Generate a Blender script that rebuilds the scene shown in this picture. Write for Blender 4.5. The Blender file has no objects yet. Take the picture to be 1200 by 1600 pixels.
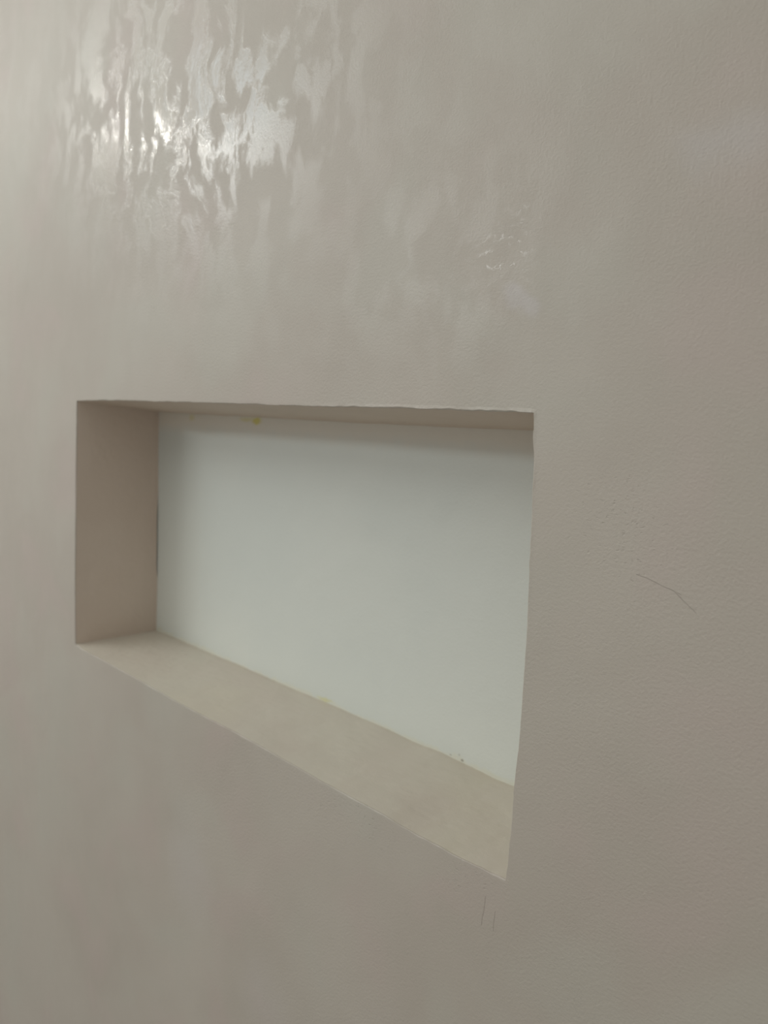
import bpy, bmesh, math
from mathutils import Vector, Matrix, noise

S = bpy.context.scene
COL = S.collection

# ------------------------------------------------------------------ camera
def cam_axes(yaw, pitch, roll):
    cy, sy, cp, sp, cr, sr = (math.cos(yaw), math.sin(yaw), math.cos(pitch),
                              math.sin(pitch), math.cos(roll), math.sin(roll))
    f = Vector((-sy*cp, cy*cp, sp)); r = Vector((cy, sy, 0)); u = r.cross(f)
    return cr*r + sr*u, -sr*r + cr*u, f
r_, u_, f_ = cam_axes(0.771675, -0.112353, 0.048323)
cd = bpy.data.cameras.new('camera')
cam = bpy.data.objects.new('camera', cd); COL.objects.link(cam)
CP = Vector((0.911456, -0.398235, 0.287984))
cam.matrix_world = Matrix(((r_.x, u_.x, -f_.x, CP.x), (r_.y, u_.y, -f_.y, CP.y),
                           (r_.z, u_.z, -f_.z, CP.z), (0, 0, 0, 1)))
cd.sensor_fit = 'AUTO'; cd.sensor_width = 36; cd.lens = 1189.195/1600*36
cd.clip_start = 0.01
cd.dof.use_dof = True; cd.dof.focus_distance = 0.50; cd.dof.aperture_fstop = 7.5
S.camera = cam

# ------------------------------------------------------------------ world, lamps, exposure
S.view_settings.view_transform = 'Standard'; S.view_settings.look = 'None'
S.view_settings.gamma = 1; S.view_settings.use_curve_mapping = False
S.view_settings.exposure = 0
W = bpy.data.worlds.new('world'); S.world = W; W.use_nodes = True
bg = W.node_tree.nodes['Background']
bg.inputs[0].default_value = (1.0, 0.975, 0.930, 1); bg.inputs[1].default_value = 0.67

def area(name, loc, target, sx, sy, power, col):
    ld = bpy.data.lights.new(name, 'AREA'); ld.shape = 'RECTANGLE'
    ld.size = sx; ld.size_y = sy; ld.energy = power; ld.color = col
    o = bpy.data.objects.new(name, ld); COL.objects.link(o); o.location = loc
    d = Vector(target) - Vector(loc)
    o.rotation_euler = d.to_track_quat('-Z', 'Y').to_euler()
    return o
NC = (0.32, 0, 0.15)
CEIL = 1.50
area('strip_window_light', (-2.3, -3.3, 1.27), NC, 1.5, 0.12, 25, (0.97, 1.0, 0.98))
area('side_window_light', (-1.40, -1.38, 1.27), (0.1, -0.05, 0.45), 0.52, 0.72, 3.1, (0.74, 0.89, 1.0))
area('overhead_fill_light', (-1.3, -1.5, CEIL - 0.01), (-1.3, -1.5, 0), 4.0, 2.4, 42, (0.98, 1.0, 0.95))  # added overhead fill, like ceiling bounce, to bring more light onto the sill
for k, (y, p) in enumerate(((-0.70, 0.60), (-1.06, 0.65), (-1.34, 0.35))):
    area('ceiling_lamp_light', (-1.25, y, 1.11), (0.2, 0, 0.5), 0.04, 0.04, p, (1.0, 0.98, 0.92))

# ------------------------------------------------------------------ node helpers
class NT:
    def __init__(s, name):
        s.m = bpy.data.materials.new(name); s.m.use_nodes = True
        s.t = s.m.node_tree; s.b = s.t.nodes['Principled BSDF']
        s.pos = s.t.nodes.new('ShaderNodeNewGeometry').outputs['Position']
    def n(s, kind, **kw):
        nd = s.t.nodes.new(kind)
        for k, v in kw.items(): setattr(nd, k, v)
        return nd
    def put(s, sock, v):
        if v is None: return
        if isinstance(v, bpy.types.NodeSocket): s.t.links.new(v, sock)
        else: sock.default_value = v
    def math(s, op, a, b=None, c=None, clamp=False):
        nd = s.n('ShaderNodeMath', operation=op, use_clamp=clamp)
        s.put(nd.inputs[0], a); s.put(nd.inputs[1], b); s.put(nd.inputs[2], c)
        return nd.outputs[0]
    def vmath(s, op, a, b=None, out=0):
        nd = s.n('ShaderNodeVectorMath', operation=op)
        s.put(nd.inputs[0], a); s.put(nd.inputs[1], b)
        return nd.outputs[out]
    def noise(s, scale, vec=None, detail=3.0, rough=0.5, dist=0.0, stretch=None, color=False):
        v = vec or s.pos
        if stretch: v = s.vmath('MULTIPLY', v, stretch)
        nd = s.n('ShaderNodeTexNoise')
        s.put(nd.inputs['Vector'], v); nd.inputs['Scale'].default_value = scale
        nd.inputs['Detail'].default_value = detail; nd.inputs['Roughness'].default_value = rough
        nd.inputs['Distortion'].default_value = dist
        return nd.outputs['Color' if color else 'Fac']
    def remap(s, v, a, b, c=0.0, d=1.0, smooth=True):
        nd = s.n('ShaderNodeMapRange', interpolation_type='SMOOTHSTEP' if smooth else 'LINEAR')
        s.put(nd.inputs[0], v)
        for i, x in enumerate((a, b, c, d)): s.put(nd.inputs[i+1], x)
        return nd.outputs[0]
    def mix(s, f, a, b):
        nd = s.n('ShaderNodeMix', data_type='RGBA')
        s.put(nd.inputs[0], f)
        s.put(nd.inputs[6], a if isinstance(a, bpy.types.NodeSocket) else (*a, 1))
        s.put(nd.inputs[7], b if isinstance(b, bpy.types.NodeSocket) else (*b, 1))
        return nd.outputs[2]
    def warp(s, scale, amt):
        c = s.noise(scale, color=True, detail=3)
        c = s.vmath('SUBTRACT', c, (0.5, 0.5, 0.5))
        sc = s.n('ShaderNodeVectorMath', operation='SCALE'); s.put(sc.inputs[0], c); sc.inputs[3].default_value = amt
        return s.vmath('ADD', s.pos, sc.outputs[0])
    def blob(s, vec, c, r, soft=0.6):
        """1 inside an ellipse at c with radii r, 0 outside"""
        d = s.vmath('SUBTRACT', vec, c)
        d = s.vmath('DIVIDE', d, r)
        l = s.vmath('LENGTH', d, out=1)
        return s.remap(l, 1.0, 1.0 - soft)
    def seg(s, vec, a, b, w):
        """1 on the line a-b (in x,z), falling to 0 at distance w"""
        A = Vector(a); B = Vector(b); d = B - A; L2 = d.dot(d)
        v = s.vmath('MULTIPLY', vec, (1, 0, 1))
        ap = s.vmath('SUBTRACT', v, tuple(A))
        t = s.math('DIVIDE', s.vmath('DOT_PRODUCT', ap, tuple(d), out=1), L2, clamp=True)
        sc = s.n('ShaderNodeVectorMath', operation='SCALE'); s.put(sc.inputs[0], tuple(d)); s.put(sc.inputs[3], t)
        dist = s.vmath('DISTANCE', ap, sc.outputs[0], out=1)
        return s.remap(dist, w, 0.0)
    def add(s, *xs):
        r = xs[0]
        for x in xs[1:]: r = s.math('ADD', r, x)
        return r
    def mx(s, *xs):
        r = xs[0]
        for x in xs[1:]: r = s.math('MAXIMUM', r, x)
        return r
    def mul(s, a, b): return s.math('MULTIPLY', a, b)
    def bump(s, h, dist, strength=1.0, normal=None):
        nd = s.n('ShaderNodeBump'); nd.inputs['Strength'].default_value = strength
        nd.inputs['Distance'].default_value = dist
        s.put(nd.inputs['Height'], h)
        if normal: s.put(nd.inputs['Normal'], normal)
        return nd.outputs[0]

# ------------------------------------------------------------------ materials
def plaster_wall():
    t = NT('polished_beige_plaster')
    w = t.warp(9, 0.10)
    big = t.noise(3.2, w, 3, 0.55)
    mid = t.noise(11, w, 4, 0.6, stretch=(1, 1, 0.7))
    hue = t.noise(7.0, w, 2, 0.5)
    col = t.mix(t.remap(big, 0.35, 0.65), (0.400, 0.358, 0.308), (0.430, 0.390, 0.338))
    col = t.mix(t.mul(t.remap(hue, 0.50, 0.66), 0.45), col, (0.420, 0.400, 0.345))   # greenish grey clouds
    col = t.mix(t.mul(t.remap(hue, 0.48, 0.34), 0.40), col, (0.440, 0.365, 0.330))   # pinkish clouds
    w2 = t.warp(22, 0.05)
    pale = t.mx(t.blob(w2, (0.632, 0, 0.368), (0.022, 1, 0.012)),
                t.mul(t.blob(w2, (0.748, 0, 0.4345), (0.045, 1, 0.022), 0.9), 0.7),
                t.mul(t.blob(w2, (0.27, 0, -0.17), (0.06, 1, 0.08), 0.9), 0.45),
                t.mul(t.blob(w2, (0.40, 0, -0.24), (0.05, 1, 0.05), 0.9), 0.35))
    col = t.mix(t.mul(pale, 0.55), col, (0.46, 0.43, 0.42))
    # hairline cracks and dirt strokes
    wc = t.warp(60, 0.003)
    cr = t.mx(t.seg(wc, (0.722, 0, 0.213), (0.748, 0, 0.206), 0.0003),
              t.seg(wc, (0.745, 0, 0.2065), (0.757, 0, 0.198), 0.00025),
              t.seg(wc, (0.6365, 0, -0.022), (0.6345, 0, -0.043), 0.0009),
              t.seg(wc, (0.6445, 0, -0.028), (0.6445, 0, -0.042), 0.0007))
    pit_n = t.noise(420, None, 2, 0.6, stretch=(0.7, 1, 1))
    pit_zone = t.mx(t.blob(w, (0.50, 0, -0.022), (0.10, 1, 0.035), 0.8),
                    t.blob(w, (0.63, 0, -0.018), (0.035, 1, 0.026), 0.8),
                    t.mul(t.blob(w, (0.705, 0, 0.235), (0.05, 1, 0.04), 0.8), 0.8))
    pits = t.mul(t.remap(pit_n, 0.42, 0.29), pit_zone)
    dark = t.math('MAXIMUM', t.mul(cr, 0.28), t.mul(pits, 0.2))
    col = t.mix(dark, col, (0.20, 0.17, 0.145))
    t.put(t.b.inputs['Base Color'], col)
    # burnish: the trowel left glossier tongues in a matter ground
    zone = t.mx(t.blob(t.warp(6, 0.12), (0.22, 0, 0.60), (0.34, 1, 0.24), 0.8),
                t.mul(t.blob(w, (0.58, 0, 0.40), (0.14, 1, 0.09), 0.8), 0.15))
    stroke = t.noise(20, t.warp(7, 0.12), 5, 0.62, stretch=(1.7, 1, 0.9))
    gloss = t.mul(t.remap(stroke, 0.46, 0.57), t.remap(zone, 0, 1, 0.10, 1.0, False))
    gloss = t.math('MAXIMUM', gloss, t.mul(t.mul(t.blob(w2, (0.618, 0, 0.395), (0.045, 1, 0.05), 0.9), 0.75), t.remap(t.noise(150, t.warp(40, 0.02), 3, 0.6, stretch=(1, 1, 1.6)), 0.50, 0.66)))
    t.put(t.b.inputs['Roughness'], t.remap(gloss, 0, 1, 0.52, 0.10, False))
    t.b.inputs['Specular IOR Level'].default_value = 0.5
    # relief: slow trowel undulation, strokes, fine grain
    und = t.noise(9, t.warp(5, 0.10), 2, 0.45, stretch=(1.2, 1, 0.9))
    n1 = t.bump(und, 0.0022)
    n2 = t.bump(t.mul(stroke, t.remap(zone, 0, 1, 0.12, 1.0, False)), 0.0010, 1.0, n1)
    near = t.remap(t.noise(4.0, None, 2), 0.35, 0.6, 0.55, 1.0)
    grain = t.mul(t.mul(t.noise(520, None, 3, 0.65), near), t.remap(gloss, 0.3, 0.9, 1.0, 0.12, False))
    n3 = t.bump(grain, 0.0004, 1.0, n2)
    n4 = t.bump(t.mul(t.mx(cr, pits), -1.0), 0.0002, 1.0, n3)
    t.put(t.b.inputs['Normal'], n4)
    return t.m

def plaster_niche(name, c1, c2, rough=0.55, c3=None, bumpd=0.0002):
    t = NT(name)
    w = t.warp(14, 0.06)
    col = t.mix(t.remap(t.noise(8, w, 3), 0.35, 0.65), c1, c2)
    if c3:
        col = t.mix(t.mul(t.remap(t.noise(6, w, 2), 0.5, 0.7), 0.5), col, c3)
    t.put(t.b.inputs['Base Color'], col)
    t.b.inputs['Roughness'].default_value = rough
    n1 = t.bump(t.noise(26, w, 3), 0.0012)
    n2 = t.bump(t.noise(420, None, 3, 0.6), bumpd, 1.0, n1)
    t.put(t.b.inputs['Normal'], n2)
    return t.m

def white_panel():
    t = NT('white_painted_panel')
    w = t.warp(18, 0.03)
    col = t.mix(t.remap(t.noise(6, w, 3), 0.35, 0.65), (0.580, 0.605, 0.565), (0.605, 0.625, 0.580))
    # cream smears where the plaster was wiped on, ragged along the joints; the top one also paints in warm bounce light
    wj = t.warp(70, 0.012)
    sep = t.n('ShaderNodeSeparateXYZ'); t.put(sep.inputs[0], wj)
    low = t.remap(sep.outputs[2], 0.0062, 0.0015)
    topj_bounce = t.remap(sep.outputs[2], 0.262, 0.283)
    col = t.mix(t.mul(low, 0.35), col, (0.62, 0.58, 0.42))
    col = t.mix(t.mul(topj_bounce, 0.6), col, (0.68, 0.61, 0.51))
    # yellow stains under the soffit
    wy = t.warp(120, 0.008)
    yel = t.mx(t.blob(wy, (0.2125, 0.11, 0.2868), (0.013, 1, 0.0058), 0.7),
               t.mul(t.blob(wy, (0.193, 0.11, 0.2885), (0.020, 1, 0.0035), 0.8), 0.5),
               t.mul(t.blob(wy, (0.079, 0.11, 0.287), (0.008, 1, 0.006), 0.9), 0.45),
               t.mul(t.blob(wy, (0.345, 0.11, 0.004), (0.016, 1, 0.003), 0.8), 0.5))
    col = t.mix(t.mul(yel, 0.85), col, (0.56, 0.50, 0.09))
    wd = t.warp(300, 0.001)
    sp = t.mx(t.blob(wd, (0.5261, 0.11, 0.0030), (0.0022, 1, 0.0016), 0.6),
              t.mul(t.blob(wd, (0.5225, 0.11, 0.0068), (0.0016, 1, 0.0014), 0.7), 0.5),
              t.mul(t.blob(wd, (0.5130, 0.11, 0.0036), (0.0020, 1, 0.0012), 0.7), 0.6))
    col = t.mix(t.mul(sp, 0.7), col, (0.22, 0.19, 0.15))
    t.put(t.b.inputs['Base Color'], col)
    t.b.inputs['Roughness'].default_value = 0.5
    n1 = t.bump(t.noise(22, w, 3), 0.0010)
    n2 = t.bump(t.noise(380, None, 3, 0.6), 0.00016, 1.0, n1)
    t.put(t.b.inputs['Normal'], n2)
    return t.m

def plain(name, col, rough=0.7):
    t = NT(name)
    c = t.mix(t.noise(5, None, 3), tuple(x*0.95 for x in col), col)
    t.put(t.b.inputs['Base Color'], c); t.b.inputs['Roughness'].default_value = rough
    return t.m

# ------------------------------------------------------------------ mesh helpers
def link(name, bm, mat, parent=None, smooth=False):
    bmesh.ops.recalc_face_normals(bm, faces=bm.faces)
    me = bpy.data.meshes.new(name); bm.to_mesh(me); bm.free()
    me.materials.append(mat)
    if smooth:
        for p in me.polygons: p.use_smooth = True
    o = bpy.data.objects.new(name, me); COL.objects.link(o)
    if parent:
        o.parent = parent
        inv = parent.location
        for v in me.vertices: v.co -= inv
    return o
def box(bm, a, b):
    vs = [bm.verts.new((x, y, z)) for x in (a[0], b[0]) for y in (a[1], b[1]) for z in (a[2], b[2])]
    for q in ((0,1,3,2), (4,6,7,5), (0,4,5,1), (2,3,7,6), (0,2,6,4), (1,5,7,3)):
        bm.faces.new([vs[i] for i in q])
def lerp_path(pts, u):
    """point at fraction u of a polyline, by arc length"""
    L = [0]
    for p, q in zip(pts, pts[1:]): L.append(L[-1] + math.hypot(q[0]-p[0], q[1]-p[1]))
    s = u*L[-1]
    for i in range(len(pts)-1):
        if s <= L[i+1] or i == len(pts)-2:
            k = (s - L[i])/max(1e-9, L[i+1]-L[i])
            return (pts[i][0] + k*(pts[i+1][0]-pts[i][0]), pts[i][1] + k*(pts[i+1][1]-pts[i][1]))
def nz(x, y=0.0, z=0.0): return noise.noise(Vector((x, y, z)))

# hand-plastered opening: slightly wavy arris lines on the wall plane (x, z), metres
TOP = [(0.0012, 0.2998), (0.030, 0.3010), (0.069, 0.3016), (0.1298, 0.302), (0.1979, 0.3018), (0.3132, 0.3017), (0.3897, 0.3011),
       (0.4629, 0.3008), (0.5318, 0.3012), (0.5794, 0.3008), (0.6166, 0.3005), (0.6475, 0.3004)]
RIGHT = [(0.6475, 0.3004), (0.6491, 0.279), (0.6505, 0.2555), (0.6509, 0.2357), (0.6513, 0.2198), (0.6524, 0.1998),
         (0.6527, 0.1795), (0.6533, 0.155), (0.6534, 0.1239), (0.6534, 0.1007), (0.6532, 0.0879), (0.6524, 0.0705),
         (0.6518, 0.0574), (0.6522, 0.0401), (0.6518, 0.0225), (0.6513, 0.0068), (0.6502, -0.0022)]
BOTTOM = [(0.6502, -0.0022), (0.63, -0.0035), (0.6136, -0.0046), (0.5874, -0.0045), (0.5639, -0.0049), (0.5394, -0.0036),
          (0.4656, -0.0038), (0.4009, -0.0027), (0.3575, -0.0018), (0.284, -0.003), (0.2291, -0.0034), (0.1796, -0.0021),
          (0.1165, -0.0017), (0.0514, -0.0022), (0.0163, -0.0018), (-0.0011, -0.0002)]
LEFT = [(-0.0011, -0.0002), (-0.0025, 0.0859), (-0.0011, 0.1657), (-0.0006, 0.2282), (0.0012, 0.2998)]
DEP = 0.1101
AR = 0.0012          # radius of the rounded arris

def ragged(k, x, z):
    """how far the broken arris strays from its line (outwards positive)"""
    a, b = 27*x + 31*z, 90*x + 100*z
    rag = 0.00045*nz(a, 3) + 0.00018*nz(b, 7)
    if k == 't' and x > 0.42: rag += 0.0010*max(0.0, nz(75*x, 1) - 0.05)
    if k == 'r' and z > 0.16: rag -= 0.0011*max(0.0, nz(65*z, 5))
    if k == 'b' and x > 0.55: rag += 0.0009*nz(95*x, 8)
    return rag

def build_wall(mat):
    bm = bmesh.new()
    loop = []
    for pts, n, kind in ((TOP, 430, 't'), (RIGHT, 220, 'r'), (BOTTOM, 430, 'b'), (LEFT, 150, 'l')):
        for i in range(n):
            loop.append((*lerp_path(pts, i/n), kind))
    N = len(loop)
    pos = []
    for i, (x, z, k) in enumerate(loop):
        x0, z0, _ = loop[i-1]; x1, z1, _ = loop[(i+1) % N]
        t = Vector((x1-x0, z1-z0)).normalized()
        nrm = Vector((-t.y, t.x))            # clockwise loop: left normal points out of the opening
        rag = ragged(k, x, z)
        pos.append((Vector((x, z)) + nrm*rag, nrm))
    rad = [AR*max(0.2, min(1.3, 0.6 + 0.9*nz(x*35 + z*33, 12) + 0.4*nz(x*120, z*120, 4))) for x, z, k in loop]
    rings = []
    def ring(off, y, jag=0.0):
        rings.append([bm.verts.new((p.x + n.x*(off + jag*abs(nz(i*0.11, 9))), y, p.y + n.y*(off + jag*abs(nz(i*0.11, 9)))))
                      for i, (p, n) in enumerate(pos)])
    X0, X1, Z0, Z1 = -4.0, 2.5, -1.10, 1.50
    cx, cz = 0.32, 0.15
    outer = []
    for p, n in pos:
        d = Vector((p.x-cx, p.y-cz)); best = 1e9
        if d.x > 0: best = min(best, (X1-cx)/d.x)
        if d.x < 0: best = min(best, (X0-cx)/d.x)
        if d.y > 0: best = min(best, (Z1-cz)/d.y)
        if d.y < 0: best = min(best, (Z0-cz)/d.y)
        outer.append([cx + d.x*best, cz + d.y*best])
    for c in ((X0, Z0), (X0, Z1), (X1, Z0), (X1, Z1)):
        k = min(range(N), key=lambda i: (outer[i][0]-c[0])**2 + (outer[i][1]-c[1])**2); outer[k] = list(c)
    ob = [bm.verts.new((x, 0.20, z)) for x, z in outer]
    of = [bm.verts.new((x, 0.0, z)) for x, z in outer]
    rings.append(ob); rings.append(of)
    ring(AR*2.2, 0.0)
    def proud(i):                             # a raised bead of plaster round the upper right corner
        x, z, k = loop[i]
        m = 0.0
        if k == 'r': m = max(0.0, min(1.0, (z-0.10)/0.10))*0.6
        if k == 't': m = max(0.0, min(1.0, (x-0.42)/0.12))
        return m*max(0.0, 0.0003 + 0.0006*nz(x*60 + z*60, 21) + 0.0003*nz(x*200 + z*200, 2))
    rings.append([bm.verts.new((p.x+n.x*rad[i], 0.00004 - proud(i), p.y+n.y*rad[i])) for i, (p, n) in enumerate(pos)])
    for k in range(1, 6):
        a = k/5*math.pi/2
        rings.append([bm.verts.new((p.x + n.x*r*(1-math.sin(a)), r*(1-math.cos(a)), p.y + n.y*r*(1-math.sin(a))))
                      for (p, n), r in zip(pos, rad)])
    ring(0.0, AR + 0.0012)
    ring(0.020, AR + 0.0013)                  # pocket behind, hidden by the niche lining
    ring(0.020, 0.165)
    for A, B in zip(rings, rings[1:]):
        for i in range(N):
            j = (i+1) % N
            bm.faces.new((A[i], A[j], B[j], B[i]))
    bm.faces.new(rings[-1]); bm.faces.new(ob)
    o = link('wall_back', bm, mat, smooth=False)
    o['kind'] = 'structure'
    return o

def slab(kind, front, back, out, nu=320, nv=24, thick=0.010, y0=AR+0.0001, y1=DEP, wob=0.0003, gap=None):
    """plaster lining running from the arris (front) to the back joint, thickened away from the opening"""
    bm = bmesh.new(); o3 = Vector(out)*thick
    top, bot = [], []
    for i in range(nu+1):
        u = i/nu; f = lerp_path(front, u); b = lerp_path(back, u); rg = ragged(kind, *f)
        yy = y1 - (gap(u) if gap else 0.0)
        ra, rb = [], []
        for j in range(nv+1):
            v = j/nv
            e = -0.00016 + rg*max(0.0, 1-v*7) + min(1.0, v*8)*wob*(nz(f[0]*30 + f[1]*37, v*5, out[0]*3 + out[2]*7) + 0.5*nz(f[0]*120 + f[1]*130, v*17, 4))
            p = Vector((f[0]+(b[0]-f[0])*v, y0+(yy-y0)*v, f[1]+(b[1]-f[1])*v)) + Vector(out)*e
            ra.append(bm.verts.new(p)); rb.append(bm.verts.new(p + o3))
        top.append(ra); bot.append(rb)
    for i in range(nu):
        for j in range(nv):
            bm.faces.new((top[i][j], top[i+1][j], top[i+1][j+1], top[i][j+1]))
            bm.faces.new((bot[i][j], bot[i][j+1], bot[i+1][j+1], bot[i+1][j]))
    for i in range(nu):
        for j in (0, nv):
            bm.faces.new((top[i][j], top[i+1][j], bot[i+1][j], bot[i][j]))
    for j in range(nv):
        for i in (0, nu):
            bm.faces.new((top[i][j], top[i][j+1], bot[i][j+1], bot[i][j]))
    return bm

# ------------------------------------------------------------------ the setting
build_wall(plaster_wall())
bm = bmesh.new(); box(bm, (-4.0, -6.0, -1.20), (2.5, 0.20, -1.10))
o = link('floor', bm, plain('grey_floor', (0.17, 0.16, 0.15))); o['kind'] = 'structure'
bm = bmesh.new(); box(bm, (-4.0, -6.0, CEIL), (2.5, 0.20, CEIL+0.10))
o = link('ceiling', bm, plain('white_ceiling', (0.72, 0.72, 0.70))); o['kind'] = 'structure'

# ------------------------------------------------------------------ the niche
niche = bpy.data.objects.new('wall_niche', None); COL.objects.link(niche)
niche.location = (0.326, 0.0, 0.0); niche.empty_display_size = 0.05
niche['label'] = 'rectangular niche recessed in the beige plaster wall with a white back panel'
niche['category'] = 'niche'

KB = [(-0.004, -0.0004), (0.0263, 0.0003), (0.0741, 0.0006), (0.1332, 0.0008), (0.2003, 0.0016), (0.284, 0.0012), (0.3765, 0.0020),
      (0.4477, 0.0015), (0.4745, 0.0006), (0.5027, 0.0019), (0.5261, 0.0007), (0.5477, 0.0001), (0.5611, -0.0006), (0.5791, -0.0001), (0.66, 0.0)]
KT = [(-0.0023, 0.2927), (0.0787, 0.2915), (0.2112, 0.2912), (0.3586, 0.2899), (0.4887, 0.2899), (0.5744, 0.2902), (0.655, 0.2902)]
KL = [(-0.0005, -0.0012), (0.0007, 0.0745), (-0.0006, 0.1776), (-0.0023, 0.2927)]

M_beige = plaster_niche('beige_niche_plaster', (0.535, 0.445, 0.370), (0.555, 0.470, 0.395))
M_soffit = plaster_niche('soffit_plaster', (0.62, 0.52, 0.43), (0.65, 0.55, 0.46))  # lighter copy of the reveal plaster, its colour replacing missing bounce light
M_sill = plaster_niche('sill_plaster', (0.515, 0.462, 0.395), (0.54, 0.500, 0.425), 0.5, (0.565, 0.525, 0.41))

bm = bmesh.new(); box(bm, (-0.016, DEP, -0.016), (0.668, DEP+0.012, 0.308))
link('back_panel', bm, white_panel(), niche)['label'] = 'white painted back panel'
link('sill', slab('b', list(reversed(BOTTOM)), KB, (0, 0, -1), wob=0.0005), M_sill, niche, False)
link('soffit', slab('t', TOP, KT, (0, 0, 1), wob=0.0004), M_soffit, niche)
def joint_gap(u):                             # an open crack in the middle of the left inside corner
    return 0.0016*max(0.0, min(1.0, (u-0.24)/0.05))*max(0.0, min(1.0, (0.62-u)/0.08))
link('side_reveal', slab('l', LEFT, KL, (-1, 0, 0), gap=joint_gap), M_beige, niche)
link('side_reveal', slab('r', RIGHT, [(0.650, 0.2902), (0.653, 0.15), (0.652, 0.0)], (1, 0, 0)), M_beige, niche)
